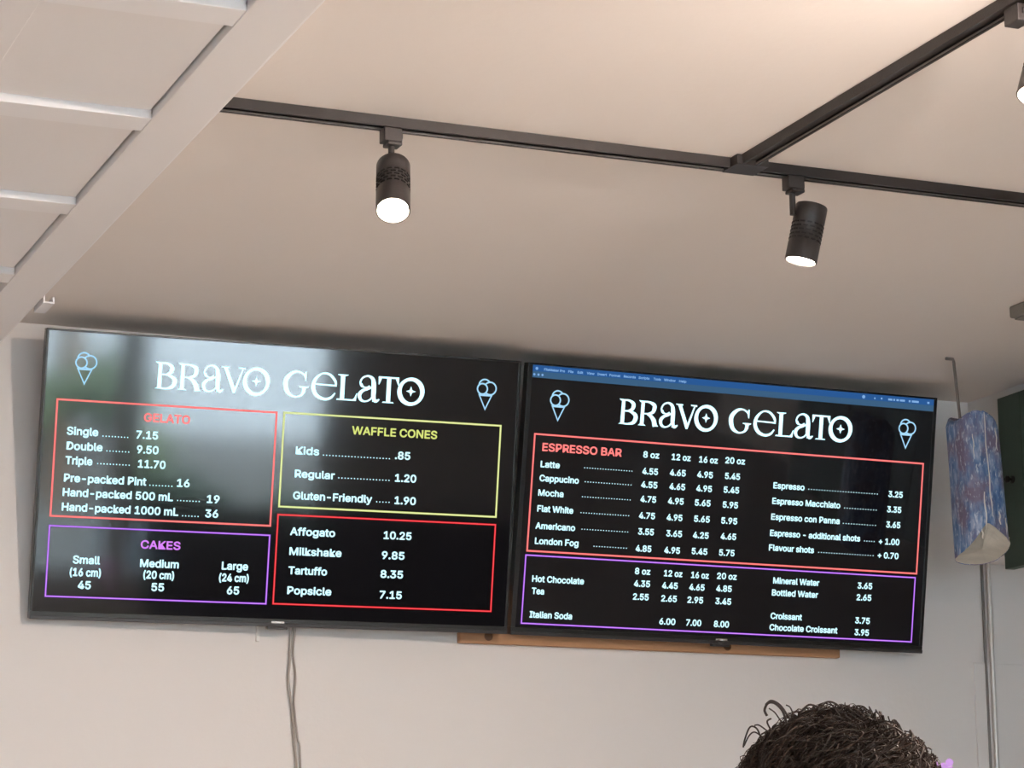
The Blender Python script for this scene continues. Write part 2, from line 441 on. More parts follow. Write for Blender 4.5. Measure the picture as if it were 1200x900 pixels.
def dots(bm, s, x0, y, x1, r, z):
    n = len(s)
    for i in range(n):
        x = x0 + (x1 - x0) * (i + .5) / n
        vs = [bm.verts.new((x + r * math.cos(a), y + r + r * math.sin(a), z)) for a in [2 * math.pi * q / 8 for q in range(8)]]
        bm.faces.new(vs)
def ribbon(bm, pts, z, tf, closed=False):
    # pts: (x, y, width)
    n = len(pts); L = []
    for i in range(n):
        a = pts[(i - 1) % n if closed else max(i - 1, 0)]; b = pts[(i + 1) % n if closed else min(i + 1, n - 1)]
        dx, dy = b[0] - a[0], b[1] - a[1]; d = math.hypot(dx, dy) or 1
        nx, ny, w = -dy / d, dx / d, pts[i][2] / 2
        p = tf(pts[i][0] + nx * w, pts[i][1] + ny * w); q = tf(pts[i][0] - nx * w, pts[i][1] - ny * w)
        L.append((bm.verts.new((*p, z)), bm.verts.new((*q, z))))
    for i in range(n if closed else n - 1):
        a, b = L[i], L[(i + 1) % n]
        bm.faces.new((a[0], a[1], b[1], b[0]))
def poly(bm, pts, z, tf):
    bm.faces.new([bm.verts.new((*tf(*p), z)) for p in pts])
def glyph(ch, st):
    """strokes of the display face in cap-height units: list of ('r', ribbon points, closed) or ('p', polygon)"""
    S = lambda *c: ('r', curve_pts(c, 7), False)
    Ln = lambda *c: ('r', [list(q) for q in c], False)
    if ch == 'B':
        return [('p', [(.10, .02), (.27, .02), (.27, .98), (.12, .98)]), ('p', [(.0, 0), (.30, 0), (.28, .05), (.10, .05)]), ('p', [(.0, 1.02), (.06, .95), (.14, .93), (.28, .96), (.30, 1.0)]),
                S((.24, .975, .05), (.45, .965, .07), (.63, .87, .13), (.66, .76, .155), (.60, .62, .12), (.42, .545, .05), (.25, .535, .045)),
                S((.25, .54, .045), (.50, .53, .06), (.74, .42, .14), (.79, .28, .165), (.70, .10, .13), (.48, .025, .06), (.24, .02, .05))]
    if ch == 'R':
        return [('p', [(.10, .02), (.27, .02), (.27, .98), (.12, .98)]), ('p', [(0, 0), (.38, 0), (.27, .07), (.10, .07)]), ('p', [(.0, 1.02), (.06, .95), (.14, .93), (.28, .96), (.30, 1.0)]),
                S((.24, .975, .05), (.48, .965, .07), (.70, .87, .14), (.73, .73, .155), (.66, .57, .12), (.48, .50, .06), (.36, .49, .045), (.25, .49, .04)),
                S((.40, .48, .05), (.58, .40, .12), (.72, .25, .17), (.77, .10, .18), (.80, 0, .18)), ('p', [(.70, 0), (.95, 0), (.93, .04), (.84, .10), (.72, .10)])]
    if ch == 'a':
        return [S((.30, .545, .03), (.16, .60, .05), (.12, .76, .06), (.22, .93, .055), (.42, 1.0, .065), (.60, .90, .12), (.655, .70, .16), (.665, .45, .165), (.67, .20, .15), (.74, .045, .10), (.83, .05, .06), (.90, .13, .04)),
                S((.16, .70, .05), (.24, .575, .05), (.38, .55, .05), (.50, .62, .05)),
                S((.62, .60, .045), (.44, .50, .07), (.24, .43, .10), (.11, .27, .13), (.16, .08, .10), (.33, .01, .055), (.52, .08, .05), (.63, .22, .045)),
                ('p', [(.62, .02), (.80, .0), (.92, .10), (.88, .13), (.76, .10), (.66, .16)])]
    if ch == 'V':
        return [('p', [(.0, 1.0), (.30, 1.0), (.26, .95), (.62, .12), (.55, .0), (.50, .0), (.10, .93)]), ('p', [(.52, .0), (.59, .0), (.90, .93), (.83, .93), (.56, .20)]),
                ('p', [(-.01, 1.0), (.0, .96), (.32, .94), (.32, 1.0)]), ('p', [(.68, 1.0), (.70, .95), (.98, .93), (.98, 1.0)])]
    if ch == 'O':
        n = 40; pts = []
        for k in range(n):
            a = 2 * math.pi * k / n
            pts.append([.54 + .465 * math.cos(a), .50 + .485 * math.sin(a), .135 + .03 * math.cos(2 * (a - .45))])
        s = []; c = (.54, .51)
        for k in range(8):
            a = math.pi / 4 * k; r = .20 if k % 2 == 0 else .075
            s.append((c[0] + r * math.cos(a), c[1] + r * math.sin(a)))
        tri = [('p', [c, s[k], s[(k + 1) % 8]]) for k in range(8)]
        return [('r', pts, True)] + tri
    if ch == 'G':
        return [S((.87, .70, .04), (.80, .88, .06), (.58, .985, .06), (.34, .93, .11), (.12, .70, .16), (.09, .44, .17), (.20, .16, .14), (.46, .02, .06), (.70, .08, .07), (.80, .22, .12), (.82, .40, .13)),
                ('p', [(.84, 1.0), (.90, 1.0), (.90, .64), (.86, .64), (.80, .84)]), ('p', [(.62, .44), (1.0, .44), (1.0, .40), (.90, .36), (.88, .2), (.74, .2), (.74, .37), (.62, .40)])]
    if ch == 'e':
        return [S((.98, .26, .04), (.82, .07, .08), (.56, .0, .09), (.26, .12, .13), (.10, .40, .14), (.16, .72, .11), (.42, .97, .055), (.72, .96, .08), (.95, .74, .09), (1.0, .56, .06)),
                Ln((.12, .56, .045), (1.03, .54, .055))]
    if ch == 'L':
        return [('p', [(.12, .0), (.29, .0), (.29, 1.0), (.12, 1.0)]), ('p', [(.0, 1.0), (.0, .97), (.12, .93), (.30, .93), (.42, .97), (.42, 1.0)]), ('p', [(-.02, 0), (.76, 0), (.76, .06), (.0, .06)]),
                ('p', [(.62, .05), (.76, 0), (.80, .30), (.77, .30), (.70, .13)])]
    if ch == 'T':
        return [('p', [(.34, .03), (.51, .03), (.51, .98), (.34, .98)]), ('p', [(.18, 0), (.66, 0), (.62, .05), (.22, .05)]), ('p', [(.0, 1.02), (.83, 1.02), (.83, .95), (.0, .95)]),
                ('p', [(.0, 1.02), (.08, 1.0), (.13, .93), (.04, .70), (.01, .70)]), ('p', [(.83, 1.02), (.76, 1.0), (.70, .93), (.80, .70), (.83, .70)])]
TITLE = [('B', 0), ('R', .9), ('a', 1.84), ('V', 2.63), ('O', 3.52)], [('G', 0), ('e', 1.08), ('L', 2.14), ('a', 2.93), ('T', 3.77), ('O', 4.56)]
def title(parent, spans, y, cap):
    d = 0
    for word, (x0, x1), tot in zip(TITLE, spans, (4.6, 5.63)):
        bm = bmesh.new()
        k = (x1 - x0) / tot
        for ch, ox in word:
            for g in glyph(ch, None):
                d += 1; z = ZT + (d % 40) * 2e-6
                tf = lambda a, b: (x0 + (a + ox) * k, y + b * cap)
                if g[0] == 'r': ribbon(bm, [(q[0], q[1], q[2] * 1.1 + .008) for q in g[1]], z, tf, g[2])
                else: poly(bm, g[1], z, tf)
        obj('shop_title', bm, M['title_text'], parent)
def cone(parent, cx, y0, y1, w):
    # outline cone with three scoops
    bm = bmesh.new(); h = y1 - y0; z = ZT; lw = .0039
    cs = [(cx - .20 * w, y1 - .31 * h, .25 * w), (cx + .19 * w, y1 - .285 * h, .30 * w), (cx - .09 * w, y1 - .20 * h, .29 * w)]
    for i, (x, y, r) in enumerate(cs):
        run = []
        for k in range(73):
            a = 2 * math.pi * k / 72 - math.pi / 2; p = (x + r * math.cos(a), y + r * math.sin(a))
            hid = any(math.hypot(p[0] - q[0], p[1] - q[1]) < q[2] for q in cs[:i])
            if hid:
                if len(run) > 1: ribbon(bm, run, z, lambda a, b: (a, b))
                run = []
            else: run.append((p[0], p[1], lw))
        if len(run) > 1: ribbon(bm, run, z, lambda a, b: (a, b))
    ty = y1 - .475 * h
    A, B_, C_ = (cx - .40 * w, ty), (cx + .34 * w, ty), (cx - .02 * w, y0)
    g = ((A[0] + B_[0] + C_[0]) / 3, (A[1] * .6 + C_[1] * .4))
    def ring(s, t):
        o = [(g[0] + (p[0] - g[0]) * s, g[1] + (p[1] - g[1]) * s) for p in (A, B_, C_)]
        i_ = [(g[0] + (p[0] - g[0]) * t, g[1] + (p[1] - g[1]) * t) for p in (A, B_, C_)]
        for k in range(3):
            poly(bm, [o[k], o[(k + 1) % 3], i_[(k + 1) % 3], i_[k]], z + 1e-6, lambda a, b: (a, b))
    ring(1.0, .70)
    obj('cone_icon', bm, M['icon_text'], parent)
ZT = 0.0010
SIZES = {'t': .0358, 's': .0308, 'pink': .0385, 'lime': .0385, 'purple': .0375}
def frame_box(parent, col, x0, y1, x1, y0):
    for nm, w, z in (('', .0048, .0006), ('_core', .0023, .0009)):  # wider darker band paints the optical halo around each bright core line
        bm = bmesh.new()
        for a, b, c, d in ((x0, x1, y0, y0), (x0, x1, y1, y1), (x0, x0, y0, y1), (x1, x1, y0, y1)):
            h = w / 2; poly(bm, [(a - h, c - h), (b + h, c - h), (b + h, d + h), (a - h, d + h)], z, lambda p, q: (p, q))
        obj('box_halo' if not nm else 'box_outline_core', bm, M[col + nm], parent)
def television(Q, label, scr, texts, boxes, titles, cones, logo, bars=False):
    x, y, z, tilt, yaw, roll, w, h = Q
    t = thing('menu_screen', label, 'television', (x, y, z + 1.5), 'menu screens on the back wall')
    X = Vector((math.cos(yaw), math.sin(yaw), 0)); N = Vector((math.sin(yaw), -math.cos(yaw), 0)); U = Vector((0, 0, 1))
    N2 = math.cos(tilt) * N - math.sin(tilt) * U; U2 = math.cos(tilt) * U + math.sin(tilt) * N
    XX = math.cos(roll) * X + math.sin(roll) * U2; UU = -math.sin(roll) * X + math.cos(roll) * U2
    m = Matrix((XX, UU, N2)).transposed().to_4x4(); m.translation = t.location
    t.matrix_world = m                       # local x right, y up the screen, z out of the glass
    hw, hh = w / 2, h / 2; x0, x1, y0, y1 = scr
    bm = bmesh.new(); fz = .0025
    box(bm, -hw, hw, y1, hh, -.030, fz, .0012); box(bm, -hw, hw, -hh, y0, -.030, fz, .0012)
    box(bm, -hw, x0, y0, y1, -.030, fz, .0012); box(bm, x1, hw, y0, y1, -.030, fz, .0012)
    obj('bezel', bm, M['tvframe'], t)
    bm = bmesh.new(); box(bm, -hw + .006, hw - .006, -hh + .004, hh - .006, -.034, -.004, .004)
    obj('back_cover', bm, M['tvframe'], t)
    bm = bmesh.new(); box(bm, -hw, hw, -hh - .004, -hh + .0055, -.028, .005, .0015)
    obj('lower_lip', bm, M['tvlip'], t)
    bm = bmesh.new(); box(bm, logo[0] - .017, logo[0] + .017, logo[1] - .0028, logo[1] + .0028, .0, .0052, .0008)
    obj('badge', bm, M['chrome'], t, label='small pale metal badge in the lower frame')
    bm = bmesh.new(); box(bm, logo[0] - .026, logo[0] + .026, -hh - .011, -hh - .002, -.014, .003, .001)
    obj('sensor_tab', bm, M['tvlip'], t)
    bm = bmesh.new(); box(bm, -.2, .2, -.2, .2, -.052, -.034, .003)
    obj('wall_bracket', bm, M['iron'], t)
    bm = bmesh.new(); box(bm, x0, x1, y0, y1, -.003, 0)
    s = obj('screen', bm, M['screen'], t)
    groups = {}
    dm = bmesh.new()
    for st, a, b, c, cls in texts:
        if st.startswith('..'): dots(dm, st, a, b, c, .0017 if cls == 't' else .0015, ZT); continue
        dd = {'t': .00095, 's': .00080}.get(cls, .00090)
        me = text_mesh(st, a + dd, b + dd, c - dd, SIZES[cls], ZT, 0)
        g = bmesh.new(); thicken(g, me, dd); bpy.data.meshes.remove(me)
        obj({'t': 'lettering', 's': 'lettering', 'pink': 'heading', 'lime': 'heading', 'purple': 'heading'}[cls], g,
            {'t': M['white_text'], 's': M['white_text'], 'pink': M['pink_core'], 'lime': M['lime'], 'purple': M['cakes']}[cls], s)
    obj('leader_dots', dm, M['white_text'], s, kind='stuff')
    for b in boxes: frame_box(s, *b)
    title(s, titles[0], titles[1], titles[2])
    for c in cones: cone(s, *c)
    if bars:
        bm = bmesh.new(); poly(bm, [(x0, .331), (x1, .331), (x1, y1), (x0, y1)], .0006, lambda a, b: (a, b)); obj('menu_bar', bm, M['bar_top'], s)
        bm = bmesh.new(); poly(bm, [(x0, .3145), (x1, .3145), (x1, .331), (x0, .331)], .0006, lambda a, b: (a, b)); obj('title_bar', bm, M['bar_low'], s)
        bm = bmesh.new()
        for st, a, c in (('FileMaker Pro', -.5686, -.5101), ('File', -.500, -.4858), ('Edit', -.4737, -.4582), ('View', -.4471, -.4255), ('Insert', -.4166, -.3899), ('Format', -.3818, -.3509),
                         ('Records', -.3405, -.3062), ('Scripts', -.2972, -.2660), ('Tools', -.2536, -.2327), ('Window', -.2230, -.1896), ('Help', -.1785, -.1577)):
            me = text_mesh(st, a, .3346, c, .0115, ZT, 0); thicken(bm, me, .0004); bpy.data.meshes.remove(me)
        for cx, cy, r in ((-.5895, .3385, .0040), (-.5955, .3225, .0032), (-.5838, .3225, .0032), (-.5725, .3225, .0032), (.382, .3385, .0050), (.4171, .3370, .0025), (.4384, .3380, .0028)):
            poly(bm, [(cx + r * math.cos(k * math.pi / 6), cy + r * math.sin(k * math.pi / 6)) for k in range(12)], ZT, lambda a, b: (a, b))
        for a, b in ((.459, .472), (.475, .481), (.485, .493), (.496, .512), (.524, .530), (.534, .556), (.583, .590)):
            poly(bm, [(a, .3345), (b, .3345), (b, .3400), (a, .3400)], ZT, lambda p, q: (p, q))
        obj('bar_lettering', bm, M['bar_text'], s, kind='stuff')
    return t
TEXT_A = [
    ('GELATO', -0.3644, 0.1374, -0.2483, 'pink'),
    ('Single', -0.5520, 0.0946, -0.4746, 't'),
    ('.........', -0.4666, 0.0945, -0.3980, 't'),
    ('7.15', -0.3810, 0.0947, -0.3262, 't'),
    ('Double', -0.5508, 0.0583, -0.4619, 't'),
    ('........', -0.4550, 0.0588, -0.3932, 't'),
    ('9.50', -0.3773, 0.0586, -0.3230, 't'),
    ('Triple', -0.5513, 0.0227, -0.4849, 't'),
    ('...........', -0.4757, 0.0267, -0.3902, 't'),
    ('11.70', -0.3725, 0.0235, -0.3033, 't'),
    ('Pre-packed Pint', -0.5523, -0.0200, -0.3487, 't'),
    ('........', -0.3434, -0.0197, -0.2808, 't'),
    ('16', -0.2723, -0.0187, -0.2401, 't'),
    ('Hand-packed 500 mL', -0.5533, -0.0550, -0.2799, 't'),
    ('........', -0.2719, -0.0539, -0.2099, 't'),
    ('19', -0.1947, -0.0549, -0.1623, 't'),
    ('Hand-packed 1000 mL', -0.5533, -0.0907, -0.2643, 't'),
    ('......', -0.2573, -0.0911, -0.2104, 't'),
    ('36', -0.1970, -0.0907, -0.1634, 't'),
    ('CAKES', -0.3538, -0.1744, -0.2540, 'purple'),
    ('Small', -0.5186, -0.2178, -0.4515, 't'),
    ('(16 cm)', -0.5246, -0.2483, -0.4477, 't'),
    ('45', -0.5029, -0.2790, -0.4705, 't'),
    ('Medium', -0.3527, -0.2199, -0.2555, 't'),
    ('(20 cm)', -0.3430, -0.2478, -0.2657, 't'),
    ('55', -0.3210, -0.2777, -0.2890, 't'),
    ('Large', -0.1471, -0.2183, -0.0796, 't'),
    ('(24 cm)', -0.1524, -0.2476, -0.0762, 't'),
    ('65', -0.1305, -0.2789, -0.0989, 't'),
    ('WAFFLE CONES', 0.1693, 0.1362, 0.3970, 'lime'),
    ('Kids', 0.0257, 0.0778, 0.0869, 't'),
    ('......................', 0.0942, 0.0780, 0.2767, 't'),
    ('.85', 0.2869, 0.0793, 0.3280, 't'),
    ('Regular', 0.0264, 0.0196, 0.1311, 't'),
    ('.................', 0.1376, 0.0229, 0.2788, 't'),
    ('1.20', 0.2902, 0.0222, 0.3473, 't'),
    ('Gluten-Friendly', 0.0252, -0.0352, 0.2328, 't'),
    ('.....', 0.2411, -0.0327, 0.2821, 't'),
    ('1.90', 0.2924, -0.0348, 0.3495, 't'),
    ('Affogato', 0.0228, -0.1255, 0.1407, 't'),
    ('10.25', 0.2686, -0.1246, 0.3432, 't'),
    ('Milkshake', 0.0240, -0.1753, 0.1604, 't'),
    ('9.85', 0.2665, -0.1754, 0.3273, 't'),
    ('Tartuffo', 0.0241, -0.2232, 0.1251, 't'),
    ('8.35', 0.2658, -0.2232, 0.3261, 't'),
    ('Popsicle', 0.0242, -0.2733, 0.1393, 't'),
    ('7.15', 0.2666, -0.2757, 0.3258, 't'),
]
TEXT_B = [
    ('ESPRESSO BAR', -0.5592, 0.1245, -0.3318, 'pink'),
    ('8 oz', -0.2695, 0.1269, -0.2225, 's'),
    ('12 oz', -0.1860, 0.1262, -0.1298, 's'),
    ('16 oz', -0.1050, 0.1250, -0.0490, 's'),
    ('20 oz', -0.0271, 0.1280, 0.0323, 's'),
    ('Latte', -0.5609, 0.0817, -0.5064, 's'),
    ('...................', -0.4393, 0.0872, -0.2952, 's'),
    ('4.55', -0.2690, 0.0829, -0.2231, 's'),
    ('4.65', -0.1885, 0.0845, -0.1416, 's'),
    ('4.95', -0.1077, 0.0848, -0.0610, 's'),
    ('5.45', -0.0251, 0.0858, 0.0203, 's'),
    ('Cappucino', -0.5613, 0.0453, -0.4495, 's'),
    ('..................', -0.4351, 0.0506, -0.2952, 's'),
    ('4.55', -0.2697, 0.0473, -0.2222, 's'),
    ('4.65', -0.1869, 0.0475, -0.1406, 's'),
    ('4.95', -0.1077, 0.0476, -0.0611, 's'),
    ('5.45', -0.0263, 0.0489, 0.0201, 's'),
    ('Mocha', -0.5622, 0.0071, -0.4905, 's'),
    ('...................', -0.4402, 0.0109, -0.2950, 's'),
    ('4.75', -0.2691, 0.0089, -0.2232, 's'),
    ('4.95', -0.1885, 0.0089, -0.1422, 's'),
    ('5.65', -0.1094, 0.0089, -0.0627, 's'),
    ('5.95', -0.0263, 0.0086, 0.0197, 's'),
    ('Flat White', -0.5619, -0.0343, -0.4596, 's'),
    ('...................', -0.4413, -0.0311, -0.2963, 's'),
    ('4.75', -0.2703, -0.0348, -0.2233, 's'),
    ('4.95', -0.1891, -0.0350, -0.1429, 's'),
    ('5.65', -0.1085, -0.0342, -0.0618, 's'),
    ('5.95', -0.0277, -0.0343, 0.0205, 's'),
    ('Americano', -0.5637, -0.0793, -0.4511, 's'),
    ('..................', -0.4355, -0.0741, -0.2959, 's'),
    ('3.55', -0.2699, -0.0775, -0.2235, 's'),
    ('3.65', -0.1877, -0.0778, -0.1409, 's'),
    ('4.25', -0.1087, -0.0777, -0.0620, 's'),
    ('4.65', -0.0263, -0.0763, 0.0201, 's'),
    ('London Fog', -0.5625, -0.1189, -0.4386, 's'),
    ('.............', -0.3980, -0.1170, -0.2966, 's'),
    ('4.85', -0.2737, -0.1224, -0.2278, 's'),
    ('4.95', -0.1900, -0.1223, -0.1437, 's'),
    ('5.45', -0.1094, -0.1208, -0.0628, 's'),
    ('5.75', -0.0281, -0.1202, 0.0183, 's'),
    ('8 oz', -0.2715, -0.1826, -0.2263, 's'),
    ('12 oz', -0.1866, -0.1839, -0.1322, 's'),
    ('16 oz', -0.1065, -0.1843, -0.0539, 's'),
    ('20 oz', -0.0297, -0.1830, 0.0294, 's'),
    ('Hot Chocolate', -0.5632, -0.2175, -0.4157, 's'),
    ('4.35', -0.2718, -0.2154, -0.2249, 's'),
    ('4.45', -0.1897, -0.2163, -0.1435, 's'),
    ('4.65', -0.1097, -0.2168, -0.0642, 's'),
    ('4.85', -0.0295, -0.2163, 0.0168, 's'),
    ('Tea', -0.5619, -0.2494, -0.5269, 's'),
    ('2.55', -0.2725, -0.2503, -0.2263, 's'),
    ('2.65', -0.1899, -0.2510, -0.1438, 's'),
    ('2.95', -0.1127, -0.2510, -0.0661, 's'),
    ('3.45', -0.0298, -0.2506, 0.0176, 's'),
    ('Italian Soda', -0.5637, -0.3107, -0.4432, 's'),
    ('6.00', -0.1910, -0.3120, -0.1438, 's'),
    ('7.00', -0.1121, -0.3118, -0.0673, 's'),
    ('8.00', -0.0299, -0.3118, 0.0154, 's'),
    ('Espresso', 0.1220, 0.0698, 0.2173, 's'),
    ('...........................', 0.2262, 0.0730, 0.4474, 's'),
    ('3.25', 0.4780, 0.0685, 0.5234, 's'),
    ('Espresso Macchiato', 0.1216, 0.0277, 0.3304, 's'),
    ('.............', 0.3401, 0.0288, 0.4470, 's'),
    ('3.35', 0.4768, 0.0265, 0.5217, 's'),
    ('Espresso con Panna', 0.1213, -0.0151, 0.3317, 's'),
    ('.............', 0.3390, -0.0134, 0.4477, 's'),
    ('3.65', 0.4769, -0.0156, 0.5217, 's'),
    ('Espresso - additional shots', 0.1210, -0.0591, 0.3987, 's'),
    ('.....', 0.4084, -0.0577, 0.4461, 's'),
    ('+ 1.00', 0.4569, -0.0626, 0.5221, 's'),
    ('Flavour shots', 0.1205, -0.0987, 0.2582, 's'),
    ('......................', 0.2688, -0.0966, 0.4460, 's'),
    ('+ 0.70', 0.4561, -0.1009, 0.5219, 's'),
    ('Mineral Water', 0.1397, -0.1869, 0.2810, 's'),
    ('3.65', 0.3992, -0.1878, 0.4453, 's'),
    ('Bottled Water', 0.1381, -0.2196, 0.2793, 's'),
    ('2.65', 0.3985, -0.2198, 0.4447, 's'),
    ('Croissant', 0.1386, -0.2826, 0.2344, 's'),
    ('3.75', 0.3984, -0.2832, 0.4445, 's'),
    ('Chocolate Croissant', 0.1374, -0.3135, 0.3459, 's'),
    ('3.95', 0.3989, -0.3156, 0.4439, 's'),
]
BOX_A = [
    ('pink', -0.5795, 0.1795, -0.0291, -0.1042), # [[-0.579, 0.18], [-0.028, 0.179], [-0.58, -0.106], [-0.03, -0.103]]
    ('lime', -0.0093, 0.1806, 0.5683, -0.0549), # [[-0.01, 0.181], [0.569, 0.18], [-0.009, -0.055], [0.568, -0.054]]
    ('purple', -0.5801, -0.1281, -0.0289, -0.2991), # [[-0.58, -0.129], [-0.028, -0.127], [-0.58, -0.3], [-0.029, -0.298]]
    ('red', -0.0103, -0.0752, 0.5683, -0.2982), # [[-0.009, -0.077], [0.568, -0.074], [-0.011, -0.298], [0.568, -0.298]]
]
BOX_B = [
    ('pink', -0.5824, 0.1676, 0.5821, -0.1374), # [[-0.582, 0.167], [0.584, 0.168], [-0.583, -0.136], [0.58, -0.138]]
    ('purple', -0.5850, -0.1488, 0.5787, -0.3262), # [[-0.583, -0.148], [0.58, -0.15], [-0.587, -0.324], [0.578, -0.328]]
]
QA = [1.91724, 6.12, 1.13659, 0.18755, -0.0375, 0.00488, 1.23148, 0.70274]
QB = [3.17339, 6.12, 1.14127, 0.1873, -0.01072, -0.00496, 1.2282, 0.7056]
television(QA, 'left menu screen listing gelato, cakes and waffle cones, glazed with window reflections', (-.6095, .6085, -.3360, .3465), TEXT_A, BOX_A,
           (((-.3430, -.0519), (-.0164, .3549)), .2208, .0655), ((-.5155, .217, .297, .054), (.5235, .2171, .298, .054)), (.0034, -.3440))
television(QB, 'right menu screen listing the espresso bar under a blue computer menu bar', (-.6010, .6040, -.3365, .3475), TEXT_B, BOX_B,
           (((-.3484, -.0581), (-.0235, .3516)), .2115, .0655), ((-.5200, .2036, .2847, .055), (.5238, .2033, .2864, .055)), (-.0052, -.3445), bars=True)

# ================================================================== things on the back wall
# pine ledger board
t = thing('mounting_board', 'bare pine board fixed to the wall under the screens', 'wooden board', (0, 0, 0))
bm = bmesh.new(); box(bm, 2.432, 3.556, WY - .022, WY, 2.272, 2.42, .003)
bmesh.ops.translate(bm, verts=bm.verts, vec=(0, 0, 0))
obj('board', bm, M['pine'], t)
for kx in (2.512, 3.208):
    bm = bmesh.new(); lathe(bm, [(.0035, 0), (.011, .0006), (.012, .0012), (.006, .0018)], 14, Matrix.Translation((kx, WY - .022, 2.291)) @ Matrix.Rotation(math.pi / 2, 4, 'X') @ Matrix.Diagonal((1, 1.0, 1, 1)))
    obj('knot', bm, M['knot'], t, smooth=True)
# hanging cables
def cable(nm, pts, r, label):
    bm = bmesh.new(); tube(bm, curve_pts(pts, 8), r, 8)
    o = obj(nm, bm, M['cable'], smooth=True); tag(o, label, 'cable', 'cables below the left screen'); return o
cable('hanging_cable', [(1.976, WY - .012, 2.36), (1.979, WY - .010, 2.29), (1.978, WY - .007, 2.22), (1.974, WY - .007, 2.16), (1.984, WY - .007, 2.09), (1.992, WY - .007, 2.0), (1.998, WY - .007, 1.9), (2.0, WY - .007, 1.4), (2.0, WY - .007, .35)], .0036, 'grey cable bowing left as it drops from the left screen')
cable('hanging_cable', [(1.985, WY - .012, 2.36), (1.989, WY - .010, 2.29), (1.986, WY - .006, 2.23), (1.993, WY - .006, 2.17), (1.990, WY - .006, 2.10), (2.000, WY - .006, 2.02), (2.009, WY - .006, 1.93), (2.012, WY - .006, 1.4), (2.012, WY - .006, .35)], .0028, 'thinner grey cable hanging on the right of the bowed one')
t = thing('cable_clip', 'small white plastic tag on the wall just below the left screen', 'cable clip', (1.893, WY - .002, 2.272))
bm = bmesh.new(); box(bm, -.0045, .0045, -.006, .002, -.016, .012, .001); obj('tag_body', bm, M['clip'], t)
bm = bmesh.new(); box(bm, -.003, .003, -.004, .002, .012, .03, .0005); obj('tag_neck', bm, M['clip'], t)
# conduit in the corner
t = thing('wall_conduit', 'galvanised pipe running down the back wall below the blue painted log', 'pipe', (4.044, WY, 0))
bm = bmesh.new(); tube(bm, [(.005, -.017, .1), (.005, -.017, 2.9 - .34)], .0066, 14); obj('pipe', bm, M['conduit'], t, smooth=True)
bm = bmesh.new(); tube(bm, [(-.0095, -.006, .1), (-.0095, -.006, 2.9 - .34)], .0042, 10); obj('dark_cable', bm, M['conduit_dark'], t, smooth=True)
for zz in (.6, 1.5):
    bm = bmesh.new(); box(bm, -.026, .026, -.029, 0, zz, zz + .018, .002); obj('pipe_clip', bm, M['conduit'], t)
# ceiling box at the right edge
t = thing('ceiling_sensor', 'small grey box on the ceiling at the right edge of the picture', 'sensor', (3.53, 5.19, ZC))
bm = bmesh.new(); box(bm, -.042, .06, -.03, .035, -.030, 0, .005); obj('housing', bm, M['dark_grey'], t)
bm = bmesh.new(); box(bm, -.03, .05, -.024, .03, -.034, -.029, .002); obj('cover', bm, M['dark_grey'], t)

# ================================================================== green shutter
t = thing('green_shutter', 'dark green plank shutter with an iron knob at the right edge', 'shutter', (3.96, 5.0, 2.508))
SH = 0.480
for k in range(10):
    y1 = 1.012 - k * .112
    bm = bmesh.new(); box(bm, 0, .03, y1 - .110, y1, 0, SH, .002); obj('plank', bm, M['green'], t)
for zz in (.05, .37):
    bm = bmesh.new(); box(bm, .03, .056, -.10, 1.0, zz, zz + .06, .002); obj('rear_batten', bm, M['green'], t)
bm = bmesh.new(); lathe(bm, [(.011, 0), (.011, .003), (.004, .005), (.004, .012), (.0095, .015), (.010, .021), (.005, .025)], 18, Matrix.Translation((0, .953, .241)) @ Matrix.Rotation(-math.pi / 2, 4, 'Y'))
obj('knob', bm, M['iron'], t, smooth=True)

# ================================================================== blue painted log on its rod
LY = 5.80
t = thing('painted_log', 'hanging split log streaked with blue and lilac paint beside the green shutter', 'hanging ornament', (3.745, LY, 2.48))
random.seed(3)
prof = []   # outline seen from above, going round
NB = 48
def logr(an):
    # rounded front, two flats meeting at a ridge to the right of centre
    x, y = math.cos(an), math.sin(an)
    base = 1 / max(abs(x) ** 3.0 + abs(y) ** 3.0, 1e-6) ** (1 / 3.0)
    return Vector((x * base * .064, y * base * .066))
bm = bmesh.new(); rings = []
NZ = 26
jit = [random.uniform(-1, 1) for _ in range(NB)]
for j in range(NZ + 1):
    f = j / NZ; ring = []
    for k in range(NB):
        an = 2 * math.pi * k / NB
        p = logr(an)
        g = 1 + .02 * jit[k] + .012 * math.sin(3 * an + 5 * f)
        # lower end is cut as a slope that rises to a ridge at the front
        fy = max(0.0, min(1.0, (.066 - p.y) / .132)); zb = .010 + .036 * fy + .060 * max(0.0, 1 - abs(p.x + .024) / (.044 if p.x < -.024 else .095)) * fy
        zt = .408 - .020 * (abs(p.x + .026) / .066) ** 2.0 - .02 * (abs(p.x) / .066) ** 4 + .003 * jit[(k * 7) % NB]
        z = zb + (zt - zb) * f
        sh = 1 - .04 * f + (.0 if f < .97 else -.10 * (f - .97) / .03)
        lean = -.016 * (f - .0)
        ring.append(bm.verts.new((p.x * g * sh + lean + .008, p.y * g * sh, z)))
    rings.append(ring)
for a, b in zip(rings, rings[1:]):
    for k in range(NB): bm.faces.new((a[k], a[(k + 1) % NB], b[(k + 1) % NB], b[k]))
bm.faces.new(rings[-1])
bot = [v.co.copy() for v in rings[0]]
log = obj('bark_side', bm, M['paint'], t, smooth=True)
bm = bmesh.new(); vs = [bm.verts.new(p + Vector((0, 0, .002))) for p in bot]
cen = bm.verts.new(sum(bot, Vector()) / len(bot) + Vector((0, 0, .004)))
for k in range(NB): bm.faces.new((vs[(k + 1) % NB], vs[k], cen))
obj('cut_end', bm, M['rawwood'], t, label='pale split wood grain showing at the cut lower end')
bm = bmesh.new()
